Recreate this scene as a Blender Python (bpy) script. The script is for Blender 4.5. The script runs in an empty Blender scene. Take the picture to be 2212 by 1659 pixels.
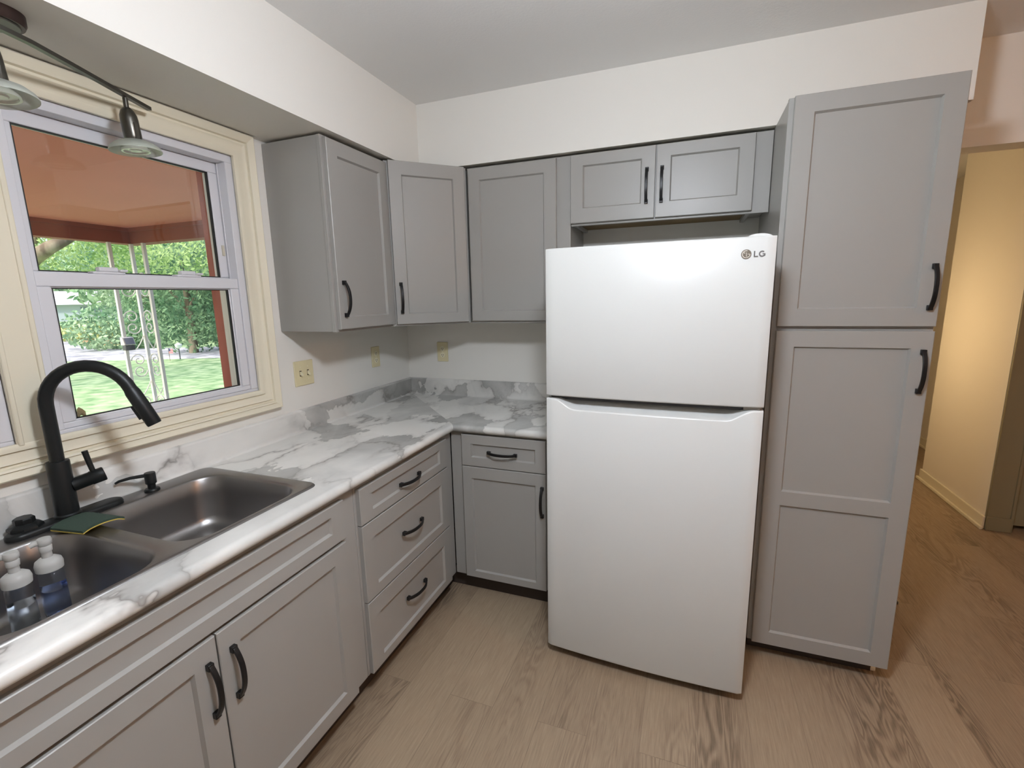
import bpy, bmesh, math, random
from mathutils import Vector, Matrix
random.seed(7)
PI = math.pi
scene = bpy.context.scene
COL = scene.collection

# ------------------------------------------------------------------ camera
FPX, CAM = 1013.74, Vector((1.6946, -2.6053, 1.5117))
YAW, PITCH, ROLL = -0.3605, 0.1811, -0.0202
fwd = Vector((math.sin(YAW) * math.cos(PITCH), math.cos(YAW) * math.cos(PITCH), -math.sin(PITCH)))
rgt = Vector((math.cos(YAW), -math.sin(YAW), 0)); upv = rgt.cross(fwd)
r2 = rgt * math.cos(ROLL) + upv * math.sin(ROLL); u2 = -rgt * math.sin(ROLL) + upv * math.cos(ROLL)
cam = bpy.data.cameras.new('camera'); cam_o = bpy.data.objects.new('camera', cam); COL.objects.link(cam_o)
cam.sensor_fit = 'HORIZONTAL'; cam.sensor_width = 36.0; cam.lens = FPX * 36.0 / 2212.0
cam.clip_start = 0.02; cam.clip_end = 400
M = Matrix.Identity(4)
for i in range(3):
    M[i][0], M[i][1], M[i][2], M[i][3] = r2[i], u2[i], -fwd[i], CAM[i]
cam_o.matrix_world = M
scene.camera = cam_o

# ------------------------------------------------------------------ world, sun, exposure
scene.view_settings.view_transform = 'Standard'; scene.view_settings.look = 'None'
scene.view_settings.gamma = 1.0; scene.view_settings.use_curve_mapping = False
scene.view_settings.exposure = 0.0
world = bpy.data.worlds.new('sky'); scene.world = world; world.use_nodes = True
wn = world.node_tree; wn.nodes.clear()
sky = wn.nodes.new('ShaderNodeTexSky'); sky.sky_type = 'NISHITA'; sky.sun_disc = False
sky.sun_elevation = math.radians(48); sky.sun_rotation = math.radians(200); sky.dust_density = 4.0
bgn = wn.nodes.new('ShaderNodeBackground'); bgn.inputs['Strength'].default_value = 0.5
wo = wn.nodes.new('ShaderNodeOutputWorld')
wn.links.new(sky.outputs[0], bgn.inputs['Color']); wn.links.new(bgn.outputs[0], wo.inputs['Surface'])
sun = bpy.data.lights.new('sun', 'SUN'); sun.energy = 3.4; sun.angle = math.radians(6); sun.color = (1.0, 0.96, 0.88)
sun_o = bpy.data.objects.new('sun', sun); COL.objects.link(sun_o)
sun_o.rotation_euler = Vector((-0.35, 0.75, -0.9)).to_track_quat('-Z', 'Y').to_euler()
KITCHEN_LAMP = 200.0       # radiance of the kitchen ceiling dome (built in ceiling_lamp below)
HALL_LAMP = 34.0
DINING_LAMP = 52.0

# ------------------------------------------------------------------ helpers
def lin(r, g, b):
    f = lambda c: c / 12.92 if c <= 0.04045 else ((c + 0.055) / 1.055) ** 2.4
    return (f(r / 255), f(g / 255), f(b / 255), 1.0)

class MB:
    def __init__(s): s.v = []; s.f = []
    def add(s, verts, faces):
        o = len(s.v); s.v += [tuple(p) for p in verts]; s.f += [tuple(i + o for i in f) for f in faces]; return s
    def box(s, x0, x1, y0, y1, z0, z1):
        v = [(x, y, z) for z in (z0, z1) for y in (y0, y1) for x in (x0, x1)]
        return s.add(v, [(0, 2, 3, 1), (4, 5, 7, 6), (0, 1, 5, 4), (2, 6, 7, 3), (0, 4, 6, 2), (1, 3, 7, 5)])
    def loft(s, rings, cap0=True, cap1=True, closed=True):
        n = len(rings[0]); v = [p for r in rings for p in r]; f = []
        for k in range(len(rings) - 1):
            for i in range(n if closed else n - 1):
                j = (i + 1) % n
                f.append((k * n + i, k * n + j, (k + 1) * n + j, (k + 1) * n + i))
        if cap0: f.append(tuple(range(n - 1, -1, -1)))
        if cap1: f.append(tuple((len(rings) - 1) * n + i for i in range(n)))
        return s.add(v, f)
    def lathe(s, prof, c=(0, 0, 0), n=32, axis=(0, 0, 1), cap=True):
        A = Vector(axis).normalized(); X = A.orthogonal().normalized(); Y = A.cross(X); C = Vector(c)
        rings = [[C + A * z + (X * math.cos(2 * PI * i / n) + Y * math.sin(2 * PI * i / n)) * max(r, 1e-4) for i in range(n)] for r, z in prof]
        return s.loft(rings, cap, cap)
    def cyl(s, a, b, r, n=20, r1=None):
        a, b = Vector(a), Vector(b)
        return s.lathe([(r, 0), (r if r1 is None else r1, (b - a).length)], a, n, b - a)
    def tube(s, path, r, n=12, rect=None, up=None, cap=True):
        P = [Vector(p) for p in path]; rings = []; N = None
        for i, p in enumerate(P):
            t = (P[min(i + 1, len(P) - 1)] - P[max(i - 1, 0)]).normalized()
            if up is not None: N = Vector(up); N = (N - t * N.dot(t)).normalized()
            elif N is None: N = t.orthogonal().normalized()
            else: N = (N - t * N.dot(t)).normalized()
            B = t.cross(N)
            if rect: w, h = rect; rings.append([p + N * a * w + B * b * h for a, b in ((-.5, -.5), (.5, -.5), (.5, .5), (-.5, .5))])
            else:
                rr = r[i] if isinstance(r, (list, tuple)) else r
                rings.append([p + (N * math.cos(2 * PI * k / n) + B * math.sin(2 * PI * k / n)) * rr for k in range(n)])
        return s.loft(rings, cap, cap)
    def prism(s, poly, z0, z1):
        n = len(poly)
        return s.loft([[(x, y, z0) for x, y in poly], [(x, y, z1) for x, y in poly]])
    def build(s, name, mat, parent=None, smooth=40, bevel=0, seg=2, loc=None, rz=None):
        me = bpy.data.meshes.new(name); me.from_pydata(s.v, [], s.f); me.validate()
        bm = bmesh.new(); bm.from_mesh(me); bmesh.ops.recalc_face_normals(bm, faces=bm.faces); bm.to_mesh(me); bm.free()
        if smooth:
            me.shade_smooth(); me.set_sharp_from_angle(angle=math.radians(smooth))
        me.materials.append(mat)
        o = bpy.data.objects.new(name, me); COL.objects.link(o)
        if parent: o.parent = parent
        if loc: o.location = loc
        if rz is not None: o.rotation_euler = (0, 0, rz)
        if bevel:
            m = o.modifiers.new('bevel', 'BEVEL'); m.width = bevel; m.segments = seg; m.limit_method = 'ANGLE'; m.angle_limit = math.radians(35)
        return o

def tag(o, label, cat, group=None):
    o['label'] = label; o['category'] = cat
    if group: o['group'] = group
    return o
def thing(name, label, cat, loc=(0, 0, 0), rz=0, group=None):
    o = bpy.data.objects.new(name, None); COL.objects.link(o); o.location = loc; o.rotation_euler = (0, 0, rz)
    o.empty_display_size = .1
    return tag(o, label, cat, group)
def struct(o): o['kind'] = 'structure'; return o
def copy_thing(o, **kw):
    c = o.copy(); COL.objects.link(c)
    for ch in o.children:
        d = ch.copy(); COL.objects.link(d); d.parent = c
        for g in ch.children:
            e = g.copy(); COL.objects.link(e); e.parent = d
    return c
def rrect(x0, x1, y0, y1, r, n=8):
    pts = []
    for cx, cy, a in ((x1 - r, y1 - r, 0), (x0 + r, y1 - r, 90), (x0 + r, y0 + r, 180), (x1 - r, y0 + r, 270)):
        for k in range(n + 1):
            t = math.radians(a + 90 * k / n); pts.append((cx + r * math.cos(t), cy + r * math.sin(t)))
    return pts

# ------------------------------------------------------------------ materials
def newmat(name):
    m = bpy.data.materials.new(name); m.use_nodes = True
    nt = m.node_tree; b = nt.nodes['Principled BSDF']; return m, nt, b
def pm(name, col, rough=.5, metal=0, spec=.5, bump=0, bscale=200, var=0, vscale=6, **kw):
    """plain painted / moulded surface with a little procedural unevenness"""
    m, nt, b = newmat(name); N = nt.nodes.new; L = nt.links.new
    b.inputs['Roughness'].default_value = rough; b.inputs['Metallic'].default_value = metal
    b.inputs['Specular IOR Level'].default_value = spec; b.inputs['Base Color'].default_value = col
    for k, v in kw.items(): b.inputs[k].default_value = v
    tc = N('ShaderNodeTexCoord')
    if var:
        n = N('ShaderNodeTexNoise'); n.inputs['Scale'].default_value = vscale; n.inputs['Detail'].default_value = 4
        L(tc.outputs['Object'], n.inputs['Vector'])
        mx = N('ShaderNodeMix'); mx.data_type = 'RGBA'; L(n.outputs['Fac'], mx.inputs['Factor'])
        mx.inputs['A'].default_value = tuple(c * (1 - var) for c in col[:3]) + (1,)
        mx.inputs['B'].default_value = tuple(min(1, c * (1 + var)) for c in col[:3]) + (1,)
        L(mx.outputs['Result'], b.inputs['Base Color'])
    if bump:
        n = N('ShaderNodeTexNoise'); n.inputs['Scale'].default_value = bscale; n.inputs['Detail'].default_value = 3
        L(tc.outputs['Object'], n.inputs['Vector'])
        bp = N('ShaderNodeBump'); bp.inputs['Strength'].default_value = bump; bp.inputs['Distance'].default_value = .002
        L(n.outputs['Fac'], bp.inputs['Height']); L(bp.outputs['Normal'], b.inputs['Normal'])
    return m

def ramp(nt, stops):
    r = nt.nodes.new('ShaderNodeValToRGB'); e = r.color_ramp.elements
    while len(e) < len(stops): e.new(.5)
    for i, (p, c) in enumerate(stops): e[i].position = p; e[i].color = c
    return r

def marble(name, rot, off):
    m, nt, b = newmat(name); N = nt.nodes.new; L = nt.links.new
    tc = N('ShaderNodeTexCoord'); mp = N('ShaderNodeMapping')
    mp.inputs['Rotation'].default_value = (0, 0, rot); mp.inputs['Location'].default_value = off
    mp.inputs['Scale'].default_value = (1.0, .62, .8)
    L(tc.outputs['Object'], mp.inputs['Vector'])
    n1 = N('ShaderNodeTexNoise'); n1.inputs['Scale'].default_value = 3.2; n1.inputs['Detail'].default_value = 5; n1.inputs['Roughness'].default_value = .6
    L(mp.outputs[0], n1.inputs['Vector'])
    va = N('ShaderNodeVectorMath'); va.operation = 'SUBTRACT'; va.inputs[1].default_value = (.5, .5, .5); L(n1.outputs['Color'], va.inputs[0])
    vs = N('ShaderNodeVectorMath'); vs.operation = 'SCALE'; vs.inputs['Scale'].default_value = .5; L(va.outputs[0], vs.inputs[0])
    vv = N('ShaderNodeVectorMath'); vv.operation = 'ADD'; L(mp.outputs[0], vv.inputs[0]); L(vs.outputs[0], vv.inputs[1])
    vo = N('ShaderNodeTexVoronoi'); vo.feature = 'DISTANCE_TO_EDGE'; vo.inputs['Scale'].default_value = 4.2; L(vv.outputs[0], vo.inputs['Vector'])
    vc = N('ShaderNodeTexVoronoi'); vc.inputs['Scale'].default_value = 4.2; L(vv.outputs[0], vc.inputs['Vector'])
    sep = N('ShaderNodeSeparateColor'); L(vc.outputs['Color'], sep.inputs[0])
    # broad cloudy greys
    n2 = N('ShaderNodeTexNoise'); n2.inputs['Scale'].default_value = 3.0; n2.inputs['Detail'].default_value = 6; n2.inputs['Distortion'].default_value = 1.2
    L(mp.outputs[0], n2.inputs['Vector'])
    mixv = N('ShaderNodeMath'); mixv.operation = 'MULTIPLY_ADD'; mixv.inputs[1].default_value = .45; L(sep.outputs[0], mixv.inputs[0])
    h = N('ShaderNodeMath'); h.operation = 'MULTIPLY'; h.inputs[1].default_value = .62; L(n2.outputs['Fac'], h.inputs[0]); L(h.outputs[0], mixv.inputs[2])
    base = ramp(nt, [(.22, lin(146, 146, 143)), (.40, lin(188, 188, 184)), (.58, lin(226, 225, 220)), (.8, lin(238, 237, 232))])
    L(mixv.outputs[0], base.inputs[0])
    # veins along the cell edges, their weight drifting
    vr = ramp(nt, [(0.0, (1, 1, 1, 1)), (.02, (.6, .6, .6, 1)), (.06, (.22, .22, .22, 1)), (.16, (0, 0, 0, 1))])
    L(vo.outputs['Distance'], vr.inputs[0])
    n3 = N('ShaderNodeTexNoise'); n3.inputs['Scale'].default_value = 4.0; n3.inputs['Detail'].default_value = 3; L(tc.outputs['Object'], n3.inputs['Vector'])
    vw = ramp(nt, [(.42, (0, 0, 0, 1)), (.62, (1, 1, 1, 1))]); L(n3.outputs['Fac'], vw.inputs[0])
    mul = N('ShaderNodeMath'); mul.operation = 'MULTIPLY'; L(vr.outputs[0], mul.inputs[0]); L(vw.outputs[0], mul.inputs[1])
    mul2 = N('ShaderNodeMath'); mul2.operation = 'MULTIPLY'; mul2.inputs[1].default_value = .85; L(mul.outputs[0], mul2.inputs[0])
    mx = N('ShaderNodeMix'); mx.data_type = 'RGBA'; L(mul2.outputs[0], mx.inputs['Factor']); L(base.outputs[0], mx.inputs['A'])
    mx.inputs['B'].default_value = lin(118, 112, 106)
    L(mx.outputs['Result'], b.inputs['Base Color'])
    b.inputs['Roughness'].default_value = .33
    return m

def floor_mat():
    m, nt, b = newmat('vinyl_plank'); N = nt.nodes.new; L = nt.links.new
    tc = N('ShaderNodeTexCoord'); sx = N('ShaderNodeSeparateXYZ'); L(tc.outputs['Object'], sx.inputs[0])
    cv = N('ShaderNodeCombineXYZ'); L(sx.outputs['Y'], cv.inputs['X']); L(sx.outputs['X'], cv.inputs['Y'])
    br = N('ShaderNodeTexBrick'); br.offset = .37; br.inputs['Scale'].default_value = 1
    br.inputs['Brick Width'].default_value = 1.22; br.inputs['Row Height'].default_value = .178
    br.inputs['Mortar Size'].default_value = .0012; br.inputs['Mortar Smooth'].default_value = .1; br.inputs['Bias'].default_value = 0
    br.inputs['Color1'].default_value = (0, 0, 0, 1); br.inputs['Color2'].default_value = (1, 1, 1, 1)
    br.inputs['Mortar'].default_value = (.5, .5, .5, 1)
    L(cv.outputs[0], br.inputs['Vector'])
    # each plank gets its own slice of the grain
    sc = N('ShaderNodeSeparateColor'); L(br.outputs['Color'], sc.inputs[0])
    off = N('ShaderNodeMath'); off.operation = 'MULTIPLY'; off.inputs[1].default_value = 37.0; L(sc.outputs[0], off.inputs[0])
    gx = N('ShaderNodeMath'); gx.operation = 'MULTIPLY'; gx.inputs[1].default_value = 9.0; L(sx.outputs['X'], gx.inputs[0])
    gy = N('ShaderNodeMath'); gy.operation = 'MULTIPLY_ADD'; gy.inputs[1].default_value = 1.1; L(sx.outputs['Y'], gy.inputs[0]); L(off.outputs[0], gy.inputs[2])
    gv = N('ShaderNodeCombineXYZ'); L(gx.outputs[0], gv.inputs['X']); L(gy.outputs[0], gv.inputs['Y']); L(off.outputs[0], gv.inputs['Z'])
    n1 = N('ShaderNodeTexNoise'); n1.inputs['Scale'].default_value = 1.0; n1.inputs['Detail'].default_value = 3; n1.inputs['Distortion'].default_value = .5; L(gv.outputs[0], n1.inputs['Vector'])
    ring = N('ShaderNodeMath'); ring.operation = 'MULTIPLY'; ring.inputs[1].default_value = 120.0; L(n1.outputs['Fac'], ring.inputs[0])
    sn = N('ShaderNodeMath'); sn.operation = 'SINE'; L(ring.outputs[0], sn.inputs[0])
    n2 = N('ShaderNodeTexNoise'); n2.inputs['Scale'].default_value = 1.0; n2.inputs['Detail'].default_value = 7; n2.inputs['Roughness'].default_value = .65
    fx = N('ShaderNodeMath'); fx.operation = 'MULTIPLY'; fx.inputs[1].default_value = 210; L(sx.outputs['X'], fx.inputs[0])
    fy = N('ShaderNodeMath'); fy.operation = 'MULTIPLY_ADD'; fy.inputs[1].default_value = 9; L(sx.outputs['Y'], fy.inputs[0]); L(off.outputs[0], fy.inputs[2])
    fv = N('ShaderNodeCombineXYZ'); L(fx.outputs[0], fv.inputs['X']); L(fy.outputs[0], fv.inputs['Y']); L(fv.outputs[0], n2.inputs['Vector'])
    n3 = N('ShaderNodeTexNoise'); n3.inputs['Scale'].default_value = .55; n3.inputs['Detail'].default_value = 3; L(gv.outputs[0], n3.inputs['Vector'])
    # value = plank tone + rings where the figure is strong + fine pores
    fig = ramp(nt, [(.46, (0, 0, 0, 1)), (.64, (1, 1, 1, 1))]); L(n3.outputs['Fac'], fig.inputs[0])
    a = N('ShaderNodeMath'); a.operation = 'MULTIPLY'; L(sn.outputs[0], a.inputs[0]); L(fig.outputs[0], a.inputs[1])
    v1 = N('ShaderNodeMath'); v1.operation = 'MULTIPLY_ADD'; v1.inputs[1].default_value = .12; v1.inputs[2].default_value = .1; L(a.outputs[0], v1.inputs[0])
    v2 = N('ShaderNodeMath'); v2.operation = 'MULTIPLY_ADD'; v2.inputs[1].default_value = .56; L(n2.outputs['Fac'], v2.inputs[0]); L(v1.outputs[0], v2.inputs[2])
    v3 = N('ShaderNodeMath'); v3.operation = 'MULTIPLY_ADD'; v3.inputs[1].default_value = .10; L(sc.outputs[0], v3.inputs[0]); L(v2.outputs[0], v3.inputs[2])
    v4 = N('ShaderNodeMath'); v4.operation = 'MULTIPLY_ADD'; v4.inputs[1].default_value = -.10; L(fig.outputs[0], v4.inputs[0]); L(v3.outputs[0], v4.inputs[2])
    v5 = N('ShaderNodeMath'); v5.operation = 'ADD'; v5.inputs[1].default_value = .03; L(v4.outputs[0], v5.inputs[0])
    cr = ramp(nt, [(.15, lin(104, 89, 72)), (.36, lin(142, 123, 102)), (.55, lin(164, 145, 121)), (.85, lin(198, 181, 155))]); L(v5.outputs[0], cr.inputs[0])
    mx = N('ShaderNodeMix'); mx.data_type = 'RGBA'; mx.inputs['B'].default_value = lin(70, 58, 48)
    mf = N('ShaderNodeMath'); mf.operation = 'MULTIPLY'; mf.inputs[1].default_value = .28; L(br.outputs['Fac'], mf.inputs[0])
    L(mf.outputs[0], mx.inputs['Factor']); L(cr.outputs[0], mx.inputs['A']); L(mx.outputs['Result'], b.inputs['Base Color'])
    b.inputs['Roughness'].default_value = .42
    bp = N('ShaderNodeBump'); bp.inputs['Strength'].default_value = .12; bp.inputs['Distance'].default_value = .002; L(n2.outputs['Fac'], bp.inputs['Height']); L(bp.outputs[0], b.inputs['Normal'])
    return m

def glass_mat(name, tint=(1, 1, 1, 1), rough=0.0, refl=.06):
    m = bpy.data.materials.new(name); m.use_nodes = True; nt = m.node_tree; nt.nodes.clear(); N = nt.nodes.new; L = nt.links.new
    o = N('ShaderNodeOutputMaterial'); t = N('ShaderNodeBsdfTransparent'); t.inputs[0].default_value = tint
    g = N('ShaderNodeBsdfGlossy'); g.inputs['Roughness'].default_value = rough
    f = N('ShaderNodeFresnel'); f.inputs['IOR'].default_value = 1.45
    mx = N('ShaderNodeMixShader'); L(f.outputs[0], mx.inputs[0]); L(t.outputs[0], mx.inputs[1]); L(g.outputs[0], mx.inputs[2]); L(mx.outputs[0], o.inputs[0])
    return m
def emit_mat(name, col, strength):
    m = bpy.data.materials.new(name); m.use_nodes = True; nt = m.node_tree; nt.nodes.clear(); N = nt.nodes.new
    o = N('ShaderNodeOutputMaterial'); e = N('ShaderNodeEmission'); e.inputs[0].default_value = col; e.inputs[1].default_value = strength
    nt.links.new(e.outputs[0], o.inputs[0]); return m
def two_tone(name, c0, c1, scale, rough=.9, lo=.4, hi=.62, stretch=(1, 1, 1), trans=0):
    m, nt, b = newmat(name); N = nt.nodes.new; L = nt.links.new
    tc = N('ShaderNodeTexCoord'); mp = N('ShaderNodeMapping'); mp.inputs['Scale'].default_value = stretch; L(tc.outputs['Object'], mp.inputs[0])
    n = N('ShaderNodeTexNoise'); n.inputs['Scale'].default_value = scale; n.inputs['Detail'].default_value = 6; L(mp.outputs[0], n.inputs['Vector'])
    r = ramp(nt, [(lo, c0), (hi, c1)]); L(n.outputs['Fac'], r.inputs[0]); L(r.outputs[0], b.inputs['Base Color'])
    b.inputs['Roughness'].default_value = rough; b.inputs['Specular IOR Level'].default_value = .2
    if trans:
        t = N('ShaderNodeBsdfTranslucent'); L(r.outputs[0], t.inputs[0]); mx = N('ShaderNodeMixShader'); mx.inputs[0].default_value = trans
        out = nt.nodes['Material Output']; L(b.outputs[0], mx.inputs[1]); L(t.outputs[0], mx.inputs[2]); L(mx.outputs[0], out.inputs[0])
    return m

WALL = pm('wall_paint', lin(232, 230, 223), .65, bump=.08, bscale=350)
CEIL = pm('ceiling_paint', lin(236, 236, 234), .8, bump=.25, bscale=120)
HALLW = pm('hall_paint', lin(232, 226, 214), .7, bump=.08, bscale=350)
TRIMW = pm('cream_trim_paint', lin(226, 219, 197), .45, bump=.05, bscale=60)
DARKTRIM = pm('shaded_door_paint', lin(138, 130, 104), .45)  # darkened olive: shade on the hall door and casing is put into the colour
VINYL = pm('white_vinyl', lin(216, 216, 220), .35)
GASKET = pm('black_gasket', lin(25, 26, 28), .6)
PANE = glass_mat('window_glass')
GREY = pm('grey_cabinet_paint', lin(157, 155, 150), .38, spec=.5, bump=.05, bscale=90)
TOE = pm('dark_toe_kick', lin(62, 52, 46), .7)
RAWWOOD = pm('raw_plywood', lin(120, 98, 62), .8, var=.15, vscale=12)
BLACK = pm('matte_black_metal', lin(24, 24, 25), .38, metal=.3)
FAUCETB = pm('faucet_black', lin(30, 33, 34), .42, metal=.4)
FRIDGE = pm('white_appliance_enamel', lin(211, 212, 209), .3, spec=.5, bump=.06, bscale=500)
FRDARK = pm('fridge_dark_grey', lin(60, 60, 62), .6)  # dark grey of the door gasket, kick grille and feet
POCKET = pm('white_plastic_trim', lin(226, 228, 236), .3)
BADGE = pm('badge_grey', lin(128, 120, 108), .35, metal=.6)
LETTER = pm('letter_grey', lin(105, 102, 100), .45)
BADGELT = pm('badge_light', lin(225, 218, 205), .4)
STEEL = pm('brushed_steel', (.30, .29, .285, 1), .33, metal=.95, bump=.05, bscale=300)
STEELD = pm('drain_steel', (.35, .35, .35, 1), .3, metal=1)
ALMOND = pm('almond_plastic', lin(222, 212, 172), .4)
ALMONDT = pm('almond_toggle', lin(232, 226, 196), .4)
SLOT = pm('slot_dark', lin(70, 58, 36), .7)
NICKEL = pm('gunmetal', lin(92, 90, 84), .3, metal=.85)
BRONZE = pm('dark_bronze', lin(62, 48, 44), .35, metal=.6)
FROST = glass_mat('frosted_glass', (.97, .98, .96, 1), .15)
_nt = FROST.node_tree; _d = _nt.nodes.new('ShaderNodeBsdfDiffuse'); _d.inputs[0].default_value = lin(226, 230, 222)
_t = _nt.nodes.new('ShaderNodeBsdfTranslucent'); _t.inputs[0].default_value = lin(226, 230, 222)
_a = _nt.nodes.new('ShaderNodeMixShader'); _b = _nt.nodes.new('ShaderNodeMixShader'); _b.inputs[0].default_value = .45
_src = _nt.nodes['Material Output'].inputs[0].links[0].from_socket
_nt.links.new(_d.outputs[0], _a.inputs[1]); _nt.links.new(_t.outputs[0], _a.inputs[2])
_nt.links.new(_src, _b.inputs[1]); _nt.links.new(_a.outputs[0], _b.inputs[2]); _nt.links.new(_b.outputs[0], _nt.nodes['Material Output'].inputs[0])
BULB = pm('bulb_reflector', lin(214, 216, 208), .2)
SPG = pm('scrub_green', lin(50, 68, 57), .95, bump=.8, bscale=500)
SPY = pm('sponge_yellow', lin(196, 176, 84), .95, bump=.6, bscale=300)
CLEARP = pm('clear_bottle_plastic', (.93, .95, .96, 1), .08, **{'Transmission Weight': 1.0, 'IOR': 1.2})
LIQB = pm('blue_soap_liquid', (.42, .52, .80, 1), .02, **{'Transmission Weight': 1.0, 'IOR': 1.15})
LIQC = pm('clear_soap_liquid', (.70, .76, .82, 1), .02, **{'Transmission Weight': 1.0, 'IOR': 1.15})
PUMP = pm('milky_pump_plastic', lin(212, 212, 208), .3, **{'Transmission Weight': .3, 'IOR': 1.3})
MARBLE_A = marble('marble_laminate_run', .35, (.3, .1, 0))
MARBLE_B = marble('marble_laminate_return', 1.4, (3.1, 1.7, .4))
PLANK = floor_mat()
PORCH = pm('terracotta_porch_paint', lin(202, 122, 104), .8, var=.08, vscale=2)
BEAMR = pm('red_brown_beam_paint', lin(140, 74, 56), .7, var=.18, vscale=3)
REDTRIM = pm('red_trim_paint', lin(168, 92, 78), .7, var=.1, vscale=9)
IRON = pm('white_painted_iron', lin(226, 226, 220), .5)
LAWN = two_tone('lawn_grass', lin(104, 138, 92), lin(170, 188, 146), 3.2, stretch=(1, 1, 1), lo=.35, hi=.68)
DRIVE = two_tone('pale_gravel', lin(128, 130, 136), lin(186, 188, 194), 2.2, lo=.4, hi=.6)
LITTER = two_tone('leaf_litter', lin(120, 92, 70), lin(168, 148, 110), 3)
LEAF_L = two_tone('leaf_light', lin(124, 158, 90), lin(192, 212, 150), .9, trans=.35)  # leaf greens here and below are paled to carry the outdoor haze
LEAF_M = two_tone('leaf_mid', lin(96, 136, 98), lin(170, 196, 156), .9, trans=.3)
LEAF_D = two_tone('leaf_dark', lin(78, 114, 84), lin(140, 170, 128), .9, trans=.3)
LEAF_Y = two_tone('leaf_yellow', lin(138, 156, 92), lin(190, 198, 134), 1.2, trans=.3)
BARK = two_tone('bark', lin(96, 86, 72), lin(156, 146, 124), 4, stretch=(1, 1, .2))
DEADLEAF = pm('dry_leaf', lin(186, 170, 120), .8)

# ------------------------------------------------------------------ setting: shell
ZC, ZS = 2.488, 2.171
o = MB().box(-.14, 5.6, -4.6, 4.1, -.06, 0).build('floor', PLANK, smooth=0); struct(o)
o = MB().box(-.14, 5.7, -4.7, 4.1, ZC, ZC + .08).build('ceiling', CEIL, smooth=0); struct(o)
W1 = (-1.85, -1.15); W2 = (-2.66, -1.93); WZ = (1.145, 2.08)
w = MB().box(-.14, 0, -4.6, .12, -.3, WZ[0]).box(-.14, 0, -4.6, .12, WZ[1], ZC)
w.box(-.14, 0, W1[1], .12, WZ[0], WZ[1]).box(-.14, 0, W2[1], W1[0], WZ[0], WZ[1]).box(-.14, 0, -4.6, W2[0], WZ[0], WZ[1])
struct(w.build('wall_left', WALL, smooth=0))
HX = 2.69; HZ = 2.085
w = MB().box(0, HX, 0, .12, 0, ZC).box(HX, 4.5, 0, .12, HZ, ZC).box(4.5, 5.6, 0, .12, 0, ZC)
struct(w.build('wall_back', WALL, smooth=0))
struct(MB().box(5.6, 5.7, -4.6, 4.1, 0, ZC).build('wall_right', WALL, smooth=0))
struct(MB().box(-.14, 5.7, -4.7, -4.6, 0, ZC).build('wall_front', WALL, smooth=0))
# hall beyond the opening: side walls, the lit wall, the recess behind it, the far wall
struct(MB().box(HX - .1, HX, .12, 4.0, 0, ZC).build('wall_hall_left', HALLW, smooth=0))
DOORX = (3.665, 4.46)
w = MB().box(3.52, DOORX[0] - .02, 1.06, 1.93, 0, ZC).box(DOORX[0] - .02, DOORX[1] + .02, 1.06, 1.18, 2.06, ZC).box(DOORX[1] + .02, 5.6, 1.06, 1.18, 0, ZC)
struct(w.build('wall_hall', HALLW, smooth=0))
struct(MB().box(3.9, 4.0, 1.93, 4.0, 0, ZC).build('wall_hall_right', HALLW, smooth=0))
struct(MB().box(2.59, 5.6, 4.0, 4.1, 0, ZC).build('wall_hall_back', HALLW, smooth=0))
# soffit, L-shaped
SX, SY, SXE = .344, .327, 2.604
poly = [(0, -4.6), (SX, -4.6), (SX, -SY), (SXE, -SY), (SXE, 0), (0, 0)]
struct(MB().prism(poly, ZS, ZC).build('wall_soffit', WALL, smooth=0))
# baseboards with a shoe moulding
def baseboard(name, pts_boxes):
    m = MB()
    for b in pts_boxes: m.box(*b)
    return struct(m.build(name, TRIMW, smooth=0, bevel=.004))
baseboard('baseboard_hall', [(3.506, 3.52, 1.046, 1.93, 0, .085), (3.49, 3.506, 1.03, 1.95, 0, .022), (3.506, 3.56, 1.93, 1.944, 0, .085)])
baseboard('baseboard_hall_right', [(3.886, 3.9, 1.95, 4.0, 0, .085), (3.872, 3.886, 1.95, 4.0, 0, .02)])
baseboard('baseboard_back', [(2.478, HX + .012, -.012, 0, 0, .085), (HX, HX + .012, 0, .12, 0, .085), (2.478, HX + .027, -.026, -.012, 0, .02), (HX + .012, HX + .027, -.026, .12, 0, .02)])
# hall door with its casing
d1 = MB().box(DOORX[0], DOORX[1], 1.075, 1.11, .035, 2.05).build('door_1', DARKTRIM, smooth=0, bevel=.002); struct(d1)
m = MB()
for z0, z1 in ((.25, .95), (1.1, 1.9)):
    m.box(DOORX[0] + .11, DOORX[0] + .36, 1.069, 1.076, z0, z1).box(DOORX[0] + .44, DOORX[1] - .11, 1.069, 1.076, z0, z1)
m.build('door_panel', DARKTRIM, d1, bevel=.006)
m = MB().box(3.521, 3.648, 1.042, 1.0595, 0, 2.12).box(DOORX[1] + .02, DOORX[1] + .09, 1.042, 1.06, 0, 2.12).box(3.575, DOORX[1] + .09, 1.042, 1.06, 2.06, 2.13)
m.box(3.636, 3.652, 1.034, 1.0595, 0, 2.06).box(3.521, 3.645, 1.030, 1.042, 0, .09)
m.build('door_casing', DARKTRIM, d1, bevel=.003)

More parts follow.
